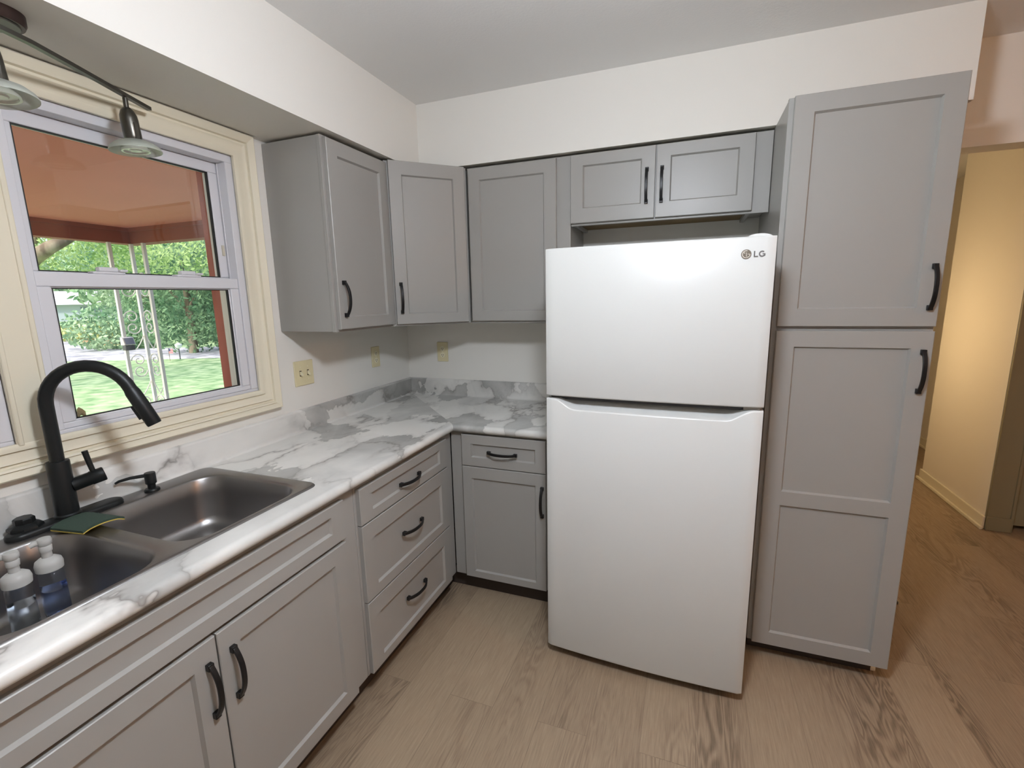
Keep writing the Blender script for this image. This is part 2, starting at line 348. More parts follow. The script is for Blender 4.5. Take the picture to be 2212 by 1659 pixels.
# ------------------------------------------------------------------ windows
def ring(m, y0, y1, z0, z1, wl, wr, wb, wt, x0, x1):
    m.box(x0, x1, y0, y1, z0, z0 + wb).box(x0, x1, y0, y1, z1 - wt, z1)
    m.box(x0, x1, y0, y0 + wl, z0 + wb, z1 - wt).box(x0, x1, y1 - wr, y1, z0 + wb, z1 - wt); return m
def window(name, ya, yb):
    root = bpy.data.objects.new(name, None); COL.objects.link(root); root.location = (0, 0, 0); struct(root)
    g = .001
    fr = ring(MB(), ya + g, yb - g, WZ[0] + g, WZ[1] - g, .03, .03, .012, .03, -.12, -.006)
    fr.box(-.05, -.046, yb - .034, yb - .03, WZ[0] + .012, WZ[1] - .03).box(-.05, -.046, ya + .03, ya + .034, WZ[0] + .012, WZ[1] - .03)
    fr.build('frame', VINYL, root, bevel=.003)
    a, b = ya + .031, yb - .031
    up = ring(MB(), a, b, 1.575, 2.049, .035, .035, .04, .039, -.09, -.056).build('upper_sash', VINYL, root, bevel=.003)
    MB().box(-.075, -.071, a + .03, b - .03, 1.61, 2.015).build('pane', PANE, up, smooth=0)
    ring(MB(), a + .0345, b - .0345, 1.6145, 2.0105, .004, .005, .004, .004, -.0705, -.060).build('gasket', GASKET, up, smooth=0)
    lo = ring(MB(), a, b, WZ[0] + .013, 1.610, .035, .035, .018, .040, -.045, -.012)
    ring(lo, a + .028, b - .028, WZ[0] + .024, 1.578, .012, .012, .012, .012, -.045, -.020)
    lo = lo.build('lower_sash', VINYL, root, bevel=.003)
    MB().box(-.034, -.030, a + .03, b - .03, 1.17, 1.575).build('pane', PANE, lo, smooth=0)
    ring(MB(), a + .0395, b - .0395, WZ[0] + .0355, 1.5665, .003, .006, .003, .003, -.0295, -.0215).build('gasket', GASKET, lo, smooth=0)
    for t in (.30, .70):
        yy = a + (b - a) * t
        MB().box(-.046, -.016, yy - .045, yy + .045, 1.610, 1.618).box(-.042, -.02, yy - .025, yy + .028, 1.618, 1.632).box(-.036, -.010, yy + .028, yy + .05, 1.618, 1.626).build('sash_lock', VINYL, root, bevel=.003)
    MB().box(-.056, -.050, b - .018, b - .009, 1.70, 1.74).box(-.056, -.050, a + .009, a + .018, 1.70, 1.74).build('tilt_latch', pm('latch_beige', lin(196, 190, 172), .5), root)
    return root
w1 = window('window_1', *W1); w2 = window('window_2', *W2)
# moulded casing around both units, swept with mitred corners
prof = [(-.004, .001), (-.004, .012), (.008, .017), (.013, .017), (.015, .010), (.020, .010), (.034, .014), (.044, .020), (.047, .013), (.053, .015), (.056, .024), (.062, .027), (.064, .022), (.068, .024), (.082, .031), (.086, .028), (.086, .001)]
rings = []
for d, x in prof:
    zt = min(WZ[1] + d, ZS - .002); rings.append([(x, W2[0] - d, WZ[0] - d), (x, W1[1] + d, WZ[0] - d), (x, W1[1] + d, zt), (x, W2[0] - d, zt)])
MB().loft(rings, False, False).build('casing', TRIMW, w1, smooth=30)
m = MB().box(.001, .012, W2[1] - .004, W1[0] + .004, WZ[0] - .002, WZ[1] + .002)
m.box(.001, .016, W1[0] - .010, W1[0] + .003, WZ[0] - .002, WZ[1] + .002).box(.001, .016, W2[1] - .003, W2[1] + .010, WZ[0] - .002, WZ[1] + .002)
m.build('mullion_trim', TRIMW, w1, bevel=.003)
# red exterior trim boards
ring(MB(), W2[0] - .07, W1[1] + .07, WZ[0] - .07, WZ[1] + .07, .075, .075, .07, .07, -.20, -.141).build('exterior_trim', REDTRIM, w1, smooth=0)
lf_ = MB()
for a, k in ((0, 1), (1.1, .8), (-1.1, .8)):
    lf_.loft([[(.004 * math.sin(t * 5), math.sin(a) * .022 * k * t - w_ * math.cos(a), .004 + math.cos(a) * .024 * k * t + w_ * math.sin(a)) for w_ in (-.009 * math.sin(PI * t) - .001, .009 * math.sin(PI * t) + .001)] + [(.004 * math.sin(t * 5) + .0012, math.sin(a) * .022 * k * t - w_ * math.cos(a), .004 + math.cos(a) * .024 * k * t + w_ * math.sin(a)) for w_ in (.009 * math.sin(PI * t) + .001, -.009 * math.sin(PI * t) - .001)] for t in (0, .25, .5, .75, 1)])
tag(lf_.build('dry_leaf', DEADLEAF, None, loc=(-.0440, -1.757, 1.1805), rz=.1), 'dry tan leaf stuck outside the lower pane at its bottom left', 'leaf')

# ------------------------------------------------------------------ cabinet pieces
def door_mesh(w, h, t=.019, panels=None, st=.06, rt=.058, rb=.05, d=.010, e=.0055, b=.002):
    if panels is None: panels = [(rb, h - rt)]
    us = [b, st, w - st, w - b]; vs = [b] + [z for p in panels for z in p] + [h - b]
    m = MB(); v = [(u, -t, z) for z in vs for u in us]; f = []; nu = 4; nv = len(vs)
    for j in range(nv - 1):
        for i in range(3):
            if i == 1 and j % 2 == 1: continue
            f.append((j * nu + i, j * nu + i + 1, (j + 1) * nu + i + 1, (j + 1) * nu + i))
    for k, (lo, hi) in enumerate(panels):
        q = [(1, 1 + 2 * k), (2, 1 + 2 * k), (2, 2 + 2 * k), (1, 2 + 2 * k)]; oi = [j * nu + i for i, j in q]
        n0 = len(v); v += [(st + e, -(t - d), lo + e), (w - st - e, -(t - d), lo + e), (w - st - e, -(t - d), hi - e), (st + e, -(t - d), hi - e)]
        for a in range(4): f.append((oi[a], oi[(a + 1) % 4], n0 + (a + 1) % 4, n0 + a))
        f.append((n0, n0 + 1, n0 + 2, n0 + 3))
    bd = [(i, 0) for i in range(4)] + [(3, j) for j in range(1, nv)] + [(i, nv - 1) for i in (2, 1, 0)] + [(0, j) for j in range(nv - 2, 0, -1)]
    n0 = len(v); nb = len(bd)
    ex = lambda i, j: (0 if i == 0 else w if i == 3 else us[i], 0 if j == 0 else h if j == nv - 1 else vs[j])
    for y in (-(t - b), 0):
        for i, j in bd: x, z = ex(i, j); v.append((x, y, z))
    for a in range(nb):
        c = (a + 1) % nb
        f.append((bd[a][1] * nu + bd[a][0], n0 + a, n0 + c, bd[c][1] * nu + bd[c][0]))
        f.append((n0 + a, n0 + nb + a, n0 + nb + c, n0 + c))
    f.append(tuple(n0 + nb + a for a in range(nb)))
    return m.add(v, f)
def pull_mesh(L=.152, along='z'):
    m = MB(); n = 14; pts = []
    for i in range(n + 1):
        s = -1 + 2 * i / n; pts.append((0, -(.010 + .022 * (1 - abs(s) ** 2.4)), s * (L / 2 - .006)))
    m.tube(pts, 0, rect=(.0125, .007), up=(1, 0, 0))
    for s in (-1, 1):
        z0, z1 = sorted((s * L / 2, s * (L / 2 - .017)))
        m.box(-.0075, .0075, -.013, 0, z0, z1)
    if along == 'x': m.v = [(z, y, x) for x, y, z in m.v]
    return m
def leaf(name, parent, x, z, w, h, y, pull=None, along='z', **kw):
    """a door or drawer front on the face frame at local y; pull = (x, z) centre in cabinet coordinates"""
    o = door_mesh(w, h, **kw).build(name, GREY, parent, smooth=30, loc=(x, y, z))
    if pull:
        pull_mesh(along=along).build('handle', BLACK, o, smooth=35, bevel=.0012, loc=(pull[0] - x, -.019, pull[1] - z))
    return o
def frame_boxes(rects, y0, y1):
    m = MB()
    for x0, x1, z0, z1 in rects: m.box(x0, x1, y0, y1, z0, z1)
    return m
ZB, ZT = 1.386, 2.164            # wall cabinets
UP = 'grey wall cabinets under the soffit'; BASE = 'grey base cabinets under the marble worktop'

# wall cabinet beside the window (local x runs along +world y)
c = thing('wall_cabinet', 'grey wall cabinet with exposed side panel beside the window', 'cabinet', (0, -1.006, 0), PI / 2, UP)
MB().box(.002, .398, -.286, -.001, ZB, ZT - .004).build('carcass', GREY, c, bevel=.001)
MB().box(0, .40, -.305, -.287, ZB - .002, ZT - .003).build('face_frame', GREY, c, bevel=.0015)
leaf('door', c, .012, 1.395, .402, .757, -.3055, pull=(.045, 1.522))
# diagonal corner cabinet
c = thing('corner_wall_cabinet', 'grey diagonal wall cabinet across the room corner', 'cabinet', (.4575, -.4575, 0), PI / 4, UP)
q = .7071
poly = [(-.205, 0), (.205, 0), (.225, .018), (.225 + .19, .235), (.0, .642), (-.225 - .19, .235), (-.225, .018)]
hw = .205
poly = [(-hw, .019), (hw, .019), (hw + .212, .019 + .212), (0, .445 + .19), (-hw - .212, .019 + .212)]
MB().prism(poly, ZB, ZT - .004).build('carcass', GREY, c, bevel=.001)
MB().box(-hw, hw, 0, .018, ZB - .002, ZT - .002).build('face_frame', GREY, c, bevel=.0015)
leaf('door', c, -.187, 1.394, .377, .768, -.0005, pull=(-.160, 1.522), rt=.062)
# wall cabinet left of the fridge niche
c = thing('wall_cabinet', 'tall grey wall cabinet with its lower corner hidden behind the fridge', 'cabinet', (.606, 0, 0), 0, UP)
MB().box(.002, .536, -.286, -.001, ZB, ZT - .004).build('carcass', GREY, c, bevel=.001)
MB().box(0, .538, -.305, -.287, ZB - .002, ZT - .003).build('face_frame', GREY, c, bevel=.0015)
leaf('door', c, .012, 1.397, .459, .757, -.3055, pull=(.441, 1.522))
# cabinet above the fridge
c = thing('over_fridge_cabinet', 'short wide grey two-door cabinet above the white fridge', 'cabinet', (1.146, 0, 0), 0, UP)
MB().box(.002, .838, -.286, -.001, 1.866, ZT - .004).box(.002, .02, -.286, -.001, 1.847, 1.866).box(.756, .774, -.286, -.001, 1.847, 1.866).build('carcass', GREY, c, bevel=.001)
MB().box(.021, .755, -.285, -.003, 1.861, 1.8655).build('bottom_panel', RAWWOOD, c, smooth=0)['label'] = 'unpainted brown plywood underside'
MB().box(0, .839, -.305, -.287, 1.843, ZT - .003).build('face_frame', GREY, c, bevel=.0015)
leaf('door', c, .001, 1.853, .380, .303, -.3055, pull=(.346, 1.990), st=.058, rt=.05, rb=.064)
leaf('door', c, .386, 1.853, .387, .303, -.3055, pull=(.410, 1.990), st=.058, rt=.05, rb=.064)
# pantry
c = thing('pantry_cabinet', 'full-height grey pantry cabinet with two doors right of the fridge', 'cabinet', (1.985, 0, 0), 0)
MB().box(.002, .486, -.59, -.001, .072, 2.169).build('carcass', GREY, c, bevel=.001)
MB().box(0, .488, -.609, -.591, .070, 2.1695).build('face_frame', GREY, c, bevel=.0015)
leaf('door', c, .016, 1.389, .471, .780, -.6095, pull=(.460, 1.520), rb=.062)
leaf('door', c, .016, .073, .471, 1.300, -.6095, pull=(.460, 1.236), panels=[(.058, .620), (.676, 1.242)])
MB().box(.01, .46, -.555, -.53, 0, .071).build('toe_kick', TOE, c)
MB().box(.455, .478, -.555, -.45, 0, .02).build('shoe_moulding', TRIMW, c, bevel=.004)['label'] = 'white stub of shoe moulding'
# drawer bank
ZBB, ZBT = .105, .8755
c = thing('drawer_base_cabinet', 'grey base cabinet of three stacked drawers near the inside corner', 'cabinet', (0, -1.344, 0), PI / 2, BASE)
MB().box(.002, .728, -.590, -.003, ZBB, ZBT).build('carcass', GREY, c, bevel=.001)
frame_boxes([(0, .730, ZBB - .002, ZBT)], -.610, -.591).build('face_frame', GREY, c, bevel=.0015)
DW = .645
leaf('drawer', c, .010, .716, DW, .138, -.6105, pull=(.325, .778), along='x', st=.068, rt=.036, rb=.036)
leaf('drawer', c, .010, .409, DW, .302, -.6105, pull=(.325, .566), along='x', st=.068, rt=.064, rb=.042)
leaf('drawer', c, .010, .110, DW, .294, -.6105, pull=(.325, .270), along='x', st=.068, rt=.070, rb=.036)
MB().box(0, .795, -.555, -.535, 0, ZBB - .003).build('toe_kick', TOE, c)
# sink base
c = thing('sink_base_cabinet', 'grey double-door base cabinet with false front under the sink', 'cabinet', (0, -2.45, 0), PI / 2, BASE)
MB().box(.002, 1.103, -.590, -.575, ZBB, ZBT).box(.002, .02, -.575, -.003, ZBB, ZBT).box(1.085, 1.103, -.575, -.003, ZBB, ZBT).box(.02, 1.085, -.575, -.003, ZBB, .123).build('carcass', GREY, c, bevel=.001)
frame_boxes([(0, 1.104, ZBB - .002, ZBT)], -.610, -.591).build('face_frame', GREY, c, bevel=.0015)
leaf('false_front', c, .068, .716, .966, .138, -.6105, st=.062, rt=.036, rb=.042)
leaf('door', c, .552, .107, .478, .597, -.6105, pull=(.586, .572), rb=.052)
leaf('door', c, .072, .107, .476, .597, -.6105, pull=(.521, .572), rb=.052)
MB().box(0, 1.103, -.555, -.535, 0, ZBB - .003).build('toe_kick', TOE, c)
# base cabinet on the back wall, running behind the fridge door
c = thing('base_cabinet', 'narrow grey base cabinet with drawer over door, left of the fridge', 'cabinet', (.612, 0, 0), 0, BASE)
MB().box(.002, .536, -.590, -.003, ZBB, ZBT).build('carcass', GREY, c, bevel=.001)
MB().box(0, .538, -.610, -.591, ZBB - .002, ZBT).build('face_frame', GREY, c, bevel=.0015)
leaf('drawer', c, .066, .707, .428, .158, -.6105, pull=(.281, .785), along='x', st=.05, rt=.045, rb=.045)
leaf('door', c, .066, .108, .428, .595, -.6105, pull=(.478, .568), st=.05, rt=.058, rb=.036)
MB().box(-.056, .536, -.555, -.535, 0, ZBB - .003).build('toe_kick', TOE, c)

# ------------------------------------------------------------------ worktop
ct = thing('worktop', 'white and grey marbled laminate worktop wrapping the corner', 'countertop', (0, 0, 0))
ZW0, ZW1, CD = .8765, .914, .648
nose = []
for k in range(9):
    a = -PI / 2 + PI * k / 8; nose.append((CD - .0185 + .0185 * math.cos(a), (ZW0 + ZW1) / 2 + .0188 * math.sin(a)))
full = [(.001, ZW0)] + nose + [(.001, ZW1)]
front = [(.556, ZW0)] + nose + [(.556, ZW1)]
backs = [(.001, ZW0), (.042, ZW0), (.042, ZW1), (.001, ZW1)]
m = MB()
run = lambda pr, ya, yb: [[(x, ya, z) for x, z in pr], [(x, (-x if yb is None else yb), z) for x, z in pr]]
m.loft(run(full, -2.47, -2.283)).loft(run(full, -1.457, None))
m.loft(run(front, -2.283, -1.457)).loft(run(backs, -2.283, -1.457))
m.build('worktop_slab', MARBLE_A, ct, smooth=30)
XE = 1.15
m = MB().loft([[(x, -x, z) for x, z in full], [(XE, -x, z) for x, z in full]]); m.build('worktop_slab', MARBLE_B, ct, smooth=30)
spl = [(.001, .9142), (.036, .9142)] + [(.036 - .016 * math.sin(a), .9142 + .016 * (1 - math.cos(a))) for a in (PI / 6, PI / 3, PI / 2)] + [(.020, 1.008), (.017, 1.014), (.012, 1.016), (.001, 1.016)]
MB().loft(run(spl, -2.47, None)).build('backsplash', MARBLE_A, ct, smooth=50)
MB().loft([[(x, -x, z) for x, z in spl], [(XE, -x, z) for x, z in spl]]).build('backsplash', MARBLE_B, ct, smooth=50)

# ------------------------------------------------------------------ sink
sk = thing('kitchen_sink', 'double-bowl stainless drop-in sink below the window', 'sink', (.3, -1.87, .914))
def zr(pts, z): return [(x, y, z) for x, y in pts]
SO = (.037, .566, -2.292, -1.448)
BA = [(.116, .545, -1.876, -1.490), (.122, .548, -2.252, -1.922)]
def ins(b, d, r, n=8): return rrect(b[0] + d, b[1] - d, b[2] + d, b[3] - d, r, n)
bm = bmesh.new()
def loop(pts):
    vs = [bm.verts.new(p) for p in pts]; return vs
def bridge(a, b):
    n = len(a)
    for i in range(n): bm.faces.new((a[i], a[(i + 1) % n], b[(i + 1) % n], b[i]))
def edges(vs): return [bm.edges.get((vs[i], vs[(i + 1) % len(vs)])) or bm.edges.new((vs[i], vs[(i + 1) % len(vs)])) for i in range(len(vs))]
l0 = loop(zr(ins(SO, 0, .035), .9145)); l1 = loop(zr(ins(SO, .003, .033), .9185)); l2 = loop(zr(ins(SO, .010, .028), .9190)); bridge(l0, l1); bridge(l1, l2)
allE = edges(l2); lips = []
for b in BA:
    a = loop(zr(ins(b, -.004, .088), .9185)); lips.append(a); allE += edges(a)
bmesh.ops.triangle_fill(bm, use_beauty=True, use_dissolve=False, edges=allE)
for b, a in zip(BA, lips):
    prev = a
    for d, r, z in ((0, .085, .9165), (.004, .082, .911), (.010, .08, .86), (.018, .078, .78), (.026, .074, .757), (.042, .066, .747), (.07, .05, .7435)):
        nx = loop(zr(ins(b, d, r), z)); bridge(prev, nx); prev = nx
    bm.faces.new(prev)
# drop faces that filled the bowls' mouths
for f in list(bm.faces):
    c0 = f.calc_center_median()
    if c0.z > .9183 and len(f.verts) == 3:
        for b in BA:
            if b[0] + .012 < c0.x < b[1] - .012 and b[2] + .012 < c0.y < b[3] - .012 and all(v in lips[BA.index(b)] for v in f.verts):
                bm.faces.remove(f); break
bmesh.ops.recalc_face_normals(bm, faces=bm.faces)
me = bpy.data.meshes.new('basin'); bm.to_mesh(me); bm.free(); me.shade_smooth(); me.set_sharp_from_angle(angle=math.radians(50)); me.materials.append(STEEL)
for v in me.vertices: v.co = v.co - Vector((.3, -1.87, .914))
o = bpy.data.objects.new('basin', me); COL.objects.link(o); o.parent = sk
for b in BA:
    cx, cy = (b[0] + b[1]) / 2 - .3, (b[2] + b[3]) / 2 + 1.87
    MB().lathe([(.001, .0005), (.018, .0005), (.03, .002), (.044, .005), (.055, .003), (.056, 0)], (cx, cy, .7440 - .914), 32).build('drain', STEELD, sk)

# ------------------------------------------------------------------ faucet
fa = thing('kitchen_faucet', 'matte black gooseneck pull-down faucet behind the sink', 'faucet', (.075, -1.887, .919))
dp = rrect(-.029, .029, -.135, .135, .0288, 10)
sc = lambda k, z: [(x * k, y * (1 - (1 - k) * .25), z) for x, y in dp]
MB().loft([sc(1, .0004), sc(1, .008), sc(.93, .013), sc(.8, .015)]).build('deck_plate', FAUCETB, fa)
MB().lathe([(.030, .0152), (.030, .02), (.0265, .024), (.0255, .17), (.0245, .174), (.019, .175)], (0, 0, 0), 32).build('body', FAUCETB, fa)
dv = Vector((.81, .586, 0)).normalized(); RA = .102
path = [(0, 0, .175), (0, 0, .25), (0, 0, .332)]
for k in range(1, 17):
    a = PI * k / 16 * .90; path.append(tuple(dv * (RA - RA * math.cos(a)) + Vector((0, 0, .332 + RA * math.sin(a)))))
e1 = Vector(path[-1]); tdir = (Vector(path[-1]) - Vector(path[-2])).normalized()
MB().tube(path, .0162, 20).build('spout', FAUCETB, fa, smooth=60)
h0 = e1; h1 = e1 + tdir * .115
hd = MB().tube([h0, h0 + tdir * .012, h0 + tdir * .05, h1 - tdir * .004, h1], [.0163, .0186, .0192, .0184, .0170], 20)
side = (-dv - tdir * (-dv).dot(tdir)).normalized(); sd = side.cross(tdir)
hb = h0 + tdir * .045 + side * .0185
hd.loft([[hb + sd * a * .008 + side * b * .005 + tdir * t for a, b in ((-1, -1), (1, -1), (1, 1), (-1, 1))] for t in (0, .042)])
hd.build('spray_head', FAUCETB, fa, smooth=45)
hub0, hub1 = Vector((.01, .018, .098)), Vector((.036, .083, .112))
ax = (hub1 - hub0).normalized()
MB().tube([hub0, hub0 + ax * .04, hub0 + ax * .042, hub1, hub1 + ax * .002], [.019, .019, .0205, .0205, .0185], 20).build('handle_hub', FAUCETB, fa, smooth=40)
lv0 = hub1 - ax * .022 + Vector((0, 0, .012)); MB().tube([lv0, lv0 + Vector((-.004, -.004, .03)), lv0 + Vector((-.009, -.008, .068))], [.0065, .0068, .0075], 14).build('lever', FAUCETB, fa)
# soap dispenser
so = thing('soap_dispenser', 'small black built-in soap dispenser beside the faucet', 'soap dispenser', (.082, -1.668, .919))
MB().lathe([(.0215, .0004), (.0215, .005), (.019, .008), (.011, .009), (.011, .022), (.0125, .024)], n=28).build('flange', FAUCETB, so)
MB().lathe([(.0135, .024), (.0155, .026), (.0155, .058), (.0145, .061), (.001, .062)], n=28).build('pump_head', FAUCETB, so)
nd = Vector((-.55, -.83, 0)).normalized()
MB().tube([nd * .010 + Vector((0, 0, .053)), nd * .05 + Vector((0, 0, .054)), nd * .078 + Vector((0, 0, .050)), nd * .088 + Vector((0, 0, .045))], [.0058, .005, .0042, .0036], 12).build('nozzle', FAUCETB, so)
# octagonal stopper lying on the deck plate
st = MB().lathe([(.037, 0), (.036, .006), (.027, .012), (.022, .014), (.022, .026), (.019, .029), (.001, .029)], (0, 0, 0), 8).build('sink_stopper', FAUCETB, None, smooth=20, loc=(.058, -1.972, .9345), rz=.3)
tag(st, 'black octagonal sink stopper lying on the left end of the faucet plate', 'sink stopper')
# sponge, curling over the divider
sp = thing('scrub_sponge', 'green scouring sponge with yellow underside draped over the sink divider', 'sponge', (.180, -1.895, .9195), .12)
def slab(z0, z1, nm, mt):
    ra = []
    for i in range(13):
        u = -.052 + .104 * i / 12; dz = .010 * math.cos(u * 34) * .5 - 38 * max(0, abs(u) - .03) ** 2 * (.2 if u < 0 else .35) + .006
        ra.append([(x, u, max(z, .001) + max(dz, 0) + .004 * math.sin((x + .05) * 40) * (u / .05)) for x, z in ((-.058, z0), (.058, z0), (.058, z1), (-.058, z1))])
    MB().loft(ra).build(nm, mt, sp, smooth=60)
slab(.004, .007, 'sponge_base', SPY); slab(.0072, .013, 'scrub_pad', SPG)

# foaming soap bottles standing in the left bowl
BG = 'foaming soap bottles in the left bowl'
def bottle(loc, rz, liq, label):
    r = thing('soap_bottle', label, 'soap bottle', loc, rz, BG)
    ov = lambda rx, ry, z, n=28: [(rx * math.copysign(abs(math.cos(t)) ** .8, math.cos(t)), ry * math.copysign(abs(math.sin(t)) ** .8, math.sin(t)), z) for t in [2 * PI * k / n for k in range(n)]]
    MB().loft([ov(.026, .019, .0), ov(.031, .023, .003), ov(.032, .024, .02), ov(.030, .0235, .06), ov(.027, .023, .09), ov(.0255, .023, .105), ov(.021, .021, .112)]).build('bottle_body', CLEARP, r, smooth=60)
    MB().loft([ov(.024, .017, .003), ov(.0295, .0215, .006), ov(.030, .0222, .03), ov(.0283, .0218, .068)]).build('liquid', liq, r, smooth=60)
    MB().lathe([(.0225, .1125), (.0255, .114), (.0265, .127), (.024, .136), (.016, .142), (.010, .144), (.0095, .158)], n=28).build('collar', PUMP, r, smooth=50)
    p = MB().lathe([(.0115, .158), (.0125, .170), (.0105, .172), (.0135, .176), (.0145, .184), (.0125, .189), (.001, .190)], n=28)
    p.tube([(0, .004, .182), (0, .018, .182), (0, .026, .179)], [.0075, .0065, .0055], 12); p.build('pump', PUMP, r, smooth=50)
    r.scale = (1.04, 1.04, 1.09); return r
bottle((.236, -2.076, .7455), 2.6, LIQC, 'soap bottle of clear liquid with milky pump, nearer the left frame edge')
bottle((.226, -2.010, .7455), 2.9, LIQB, 'soap bottle of blue liquid with milky pump, nearer the sink divider')

# ------------------------------------------------------------------ fridge
FW, FH, FB = .7524, 1.687, .042
fr = thing('refrigerator', 'white top-freezer refrigerator standing between counter and pantry', 'refrigerator', (1.1875, -.8869, 0), -.026)
bow = lambda u: -.013 * (1 - ((u - FW / 2) / (FW / 2)) ** 2)
MB().box(.004, FW - .004, .078, .80, .035, 1.672).build('cabinet_body', FRIDGE, fr, bevel=.004)
def fdoor(z0, z1, name, scoop=False):
    n = 48; cols = []
    def ss(t): t = max(0, min(1, t)); return t * t * (3 - 2 * t)
    for i in range(n + 1):
        t = i / n; u = FW * (t if scoop else t); y = bow(u)
        e = .006 * max(0, 1 - min(u, FW - u) / .006) ** 2
        dip = 0
        if scoop: dip = .038 * ss((u - .030) / .085) * ss((FW - .028 - u) / .085)
        k = dip / .038 if dip else 0
        zt = z1 - dip
        cols.append([(u, .070, z0), (u, y + .006 + e, z0), (u, y + .0015 + e, z0 + .002), (u, y + e, z0 + .006), (u, y + e, zt - .006), (u, y + .0018 + e, zt - .0015), (u, y + .006 + e, zt),
                     (u, y + .006 + .018 * k + .004, zt + .002 * k), (u, y + .008 + .040 * k + .006, zt + .006 * k + (dip - .006 * k) * .45), (u, .066, z1 - .001), (u, .070, z1 - .001)])
    m = MB().loft(cols)
    return m.build(name, FRIDGE, fr, smooth=50)
fd = fdoor(1.137, FH, 'freezer_door'); rd = fdoor(FB, 1.127, 'refrigerator_door', True)
MB().box(.012, FW - .012, .03, .0775, 1.120, 1.145).build('door_gasket', FRDARK, fr)
MB().box(.03, FW - .03, .040, .0775, .012, .052).build('kick_grille', FRDARK, fr)
for x in (.06, FW - .06): MB().cyl((x, .12, 0), (x, .12, .035), .018).build('foot', FRDARK, fr)
MB().loft([[(x, y, z) for x, z in [(FW - .085, FH - .016)] + [(FW - .045 + .04 * math.cos(a), FH - .004 + .016 * math.sin(a)) for a in [PI - PI * k / 10 for k in range(11)]] + [(FW - .004, FH - .016)]] for y in (.035, .11)]).build('hinge_cover', FRIDGE, fr, smooth=50)
MB().box(FW - .06, FW - .01, .010, .05, 1.1275, 1.1365).build('hinge', STEELD, fr)
# round emblem and two letters, laid on the curved door
def onface(poly, mat, name, h=.0012, lift=.0003, par=None):
    m = MB(); m.loft([[(u, bow(u) - lift, z) for u, z in poly], [(u, bow(u) - lift - h, z) for u, z in poly]])
    return m
EU, EZ = .668, 1.633
def arc(cx, cz, r0, r1, a0, a1, n=24):
    A = [math.radians(a0 + (a1 - a0) * k / n) for k in range(n + 1)]
    return [(cx + r0 * math.cos(a), cz + r0 * math.sin(a)) for a in A] + [(cx + r1 * math.cos(a), cz + r1 * math.sin(a)) for a in reversed(A)]
def qstrip(m, p, h, lift):
    n = len(p) // 2
    for k in range(n - 1):
        q = [p[k], p[k + 1], p[-2 - k], p[-1 - k]]
        m.loft([[(u, bow(u) - lift, z) for u, z in q], [(u, bow(u) - lift - h, z) for u, z in q]])
disc = [(EU + .0148 * math.cos(2 * PI * k / 40), EZ + .0148 * math.sin(2 * PI * k / 40)) for k in range(40)]
em = onface(disc, BADGE, 'emblem').build('emblem', BADGE, fr, smooth=0)
m = MB(); qstrip(m, arc(EU, EZ, .0098, .0118, 75, 358, 30), .0004, .0017)
for a, b, c0, d in ((EU - .0005, EU + .0010, EZ - .0065, EZ + .0055), (EU - .0005, EU + .0035, EZ - .0065, EZ - .0052), (EU + .0035, EU + .0112, EZ - .0006, EZ + .0008)):
    m.loft([[(u, bow(u) - .0017, z) for u, z in ((a, c0), (b, c0), (b, d), (a, d))], [(u, bow(u) - .0021, z) for u, z in ((a, c0), (b, c0), (b, d), (a, d))]])
dot = [(EU - .0052 + .0017 * math.cos(2 * PI * k / 14), EZ + .0042 + .0017 * math.sin(2 * PI * k / 14)) for k in range(14)]
m.loft([[(u, bow(u) - .0017, z) for u, z in dot], [(u, bow(u) - .0021, z) for u, z in dot]])
m.build('emblem_line', BADGELT, em, smooth=0)
m = MB(); LX, LZ, LH = .6895, 1.6235, .0185
for a, b, c0, d in ((LX, LX + .0038, LZ, LZ + LH), (LX + .0038, LX + .0125, LZ, LZ + .0036)):
    q = ((a, c0), (b, c0), (b, d), (a, d)); m.loft([[(u, bow(u) - .0003, z) for u, z in q], [(u, bow(u) - .0014, z) for u, z in q]])
GX = LX + .0235; qstrip(m, [(GX + (u - GX) * .98, z) for u, z in arc(GX, LZ + LH / 2, .0056, .0095, 48, 335, 26)], .0011, .0003)
for a, b, c0, d in ((GX + .0012, GX + .0092, LZ + .0072, LZ + .0104), (GX + .0056, GX + .0092, LZ + .0030, LZ + .0104)):
    q = ((a, c0), (b, c0), (b, d), (a, d)); m.loft([[(u, bow(u) - .0003, z) for u, z in q], [(u, bow(u) - .0014, z) for u, z in q]])
m.build('lettering', LETTER, fr, smooth=0)

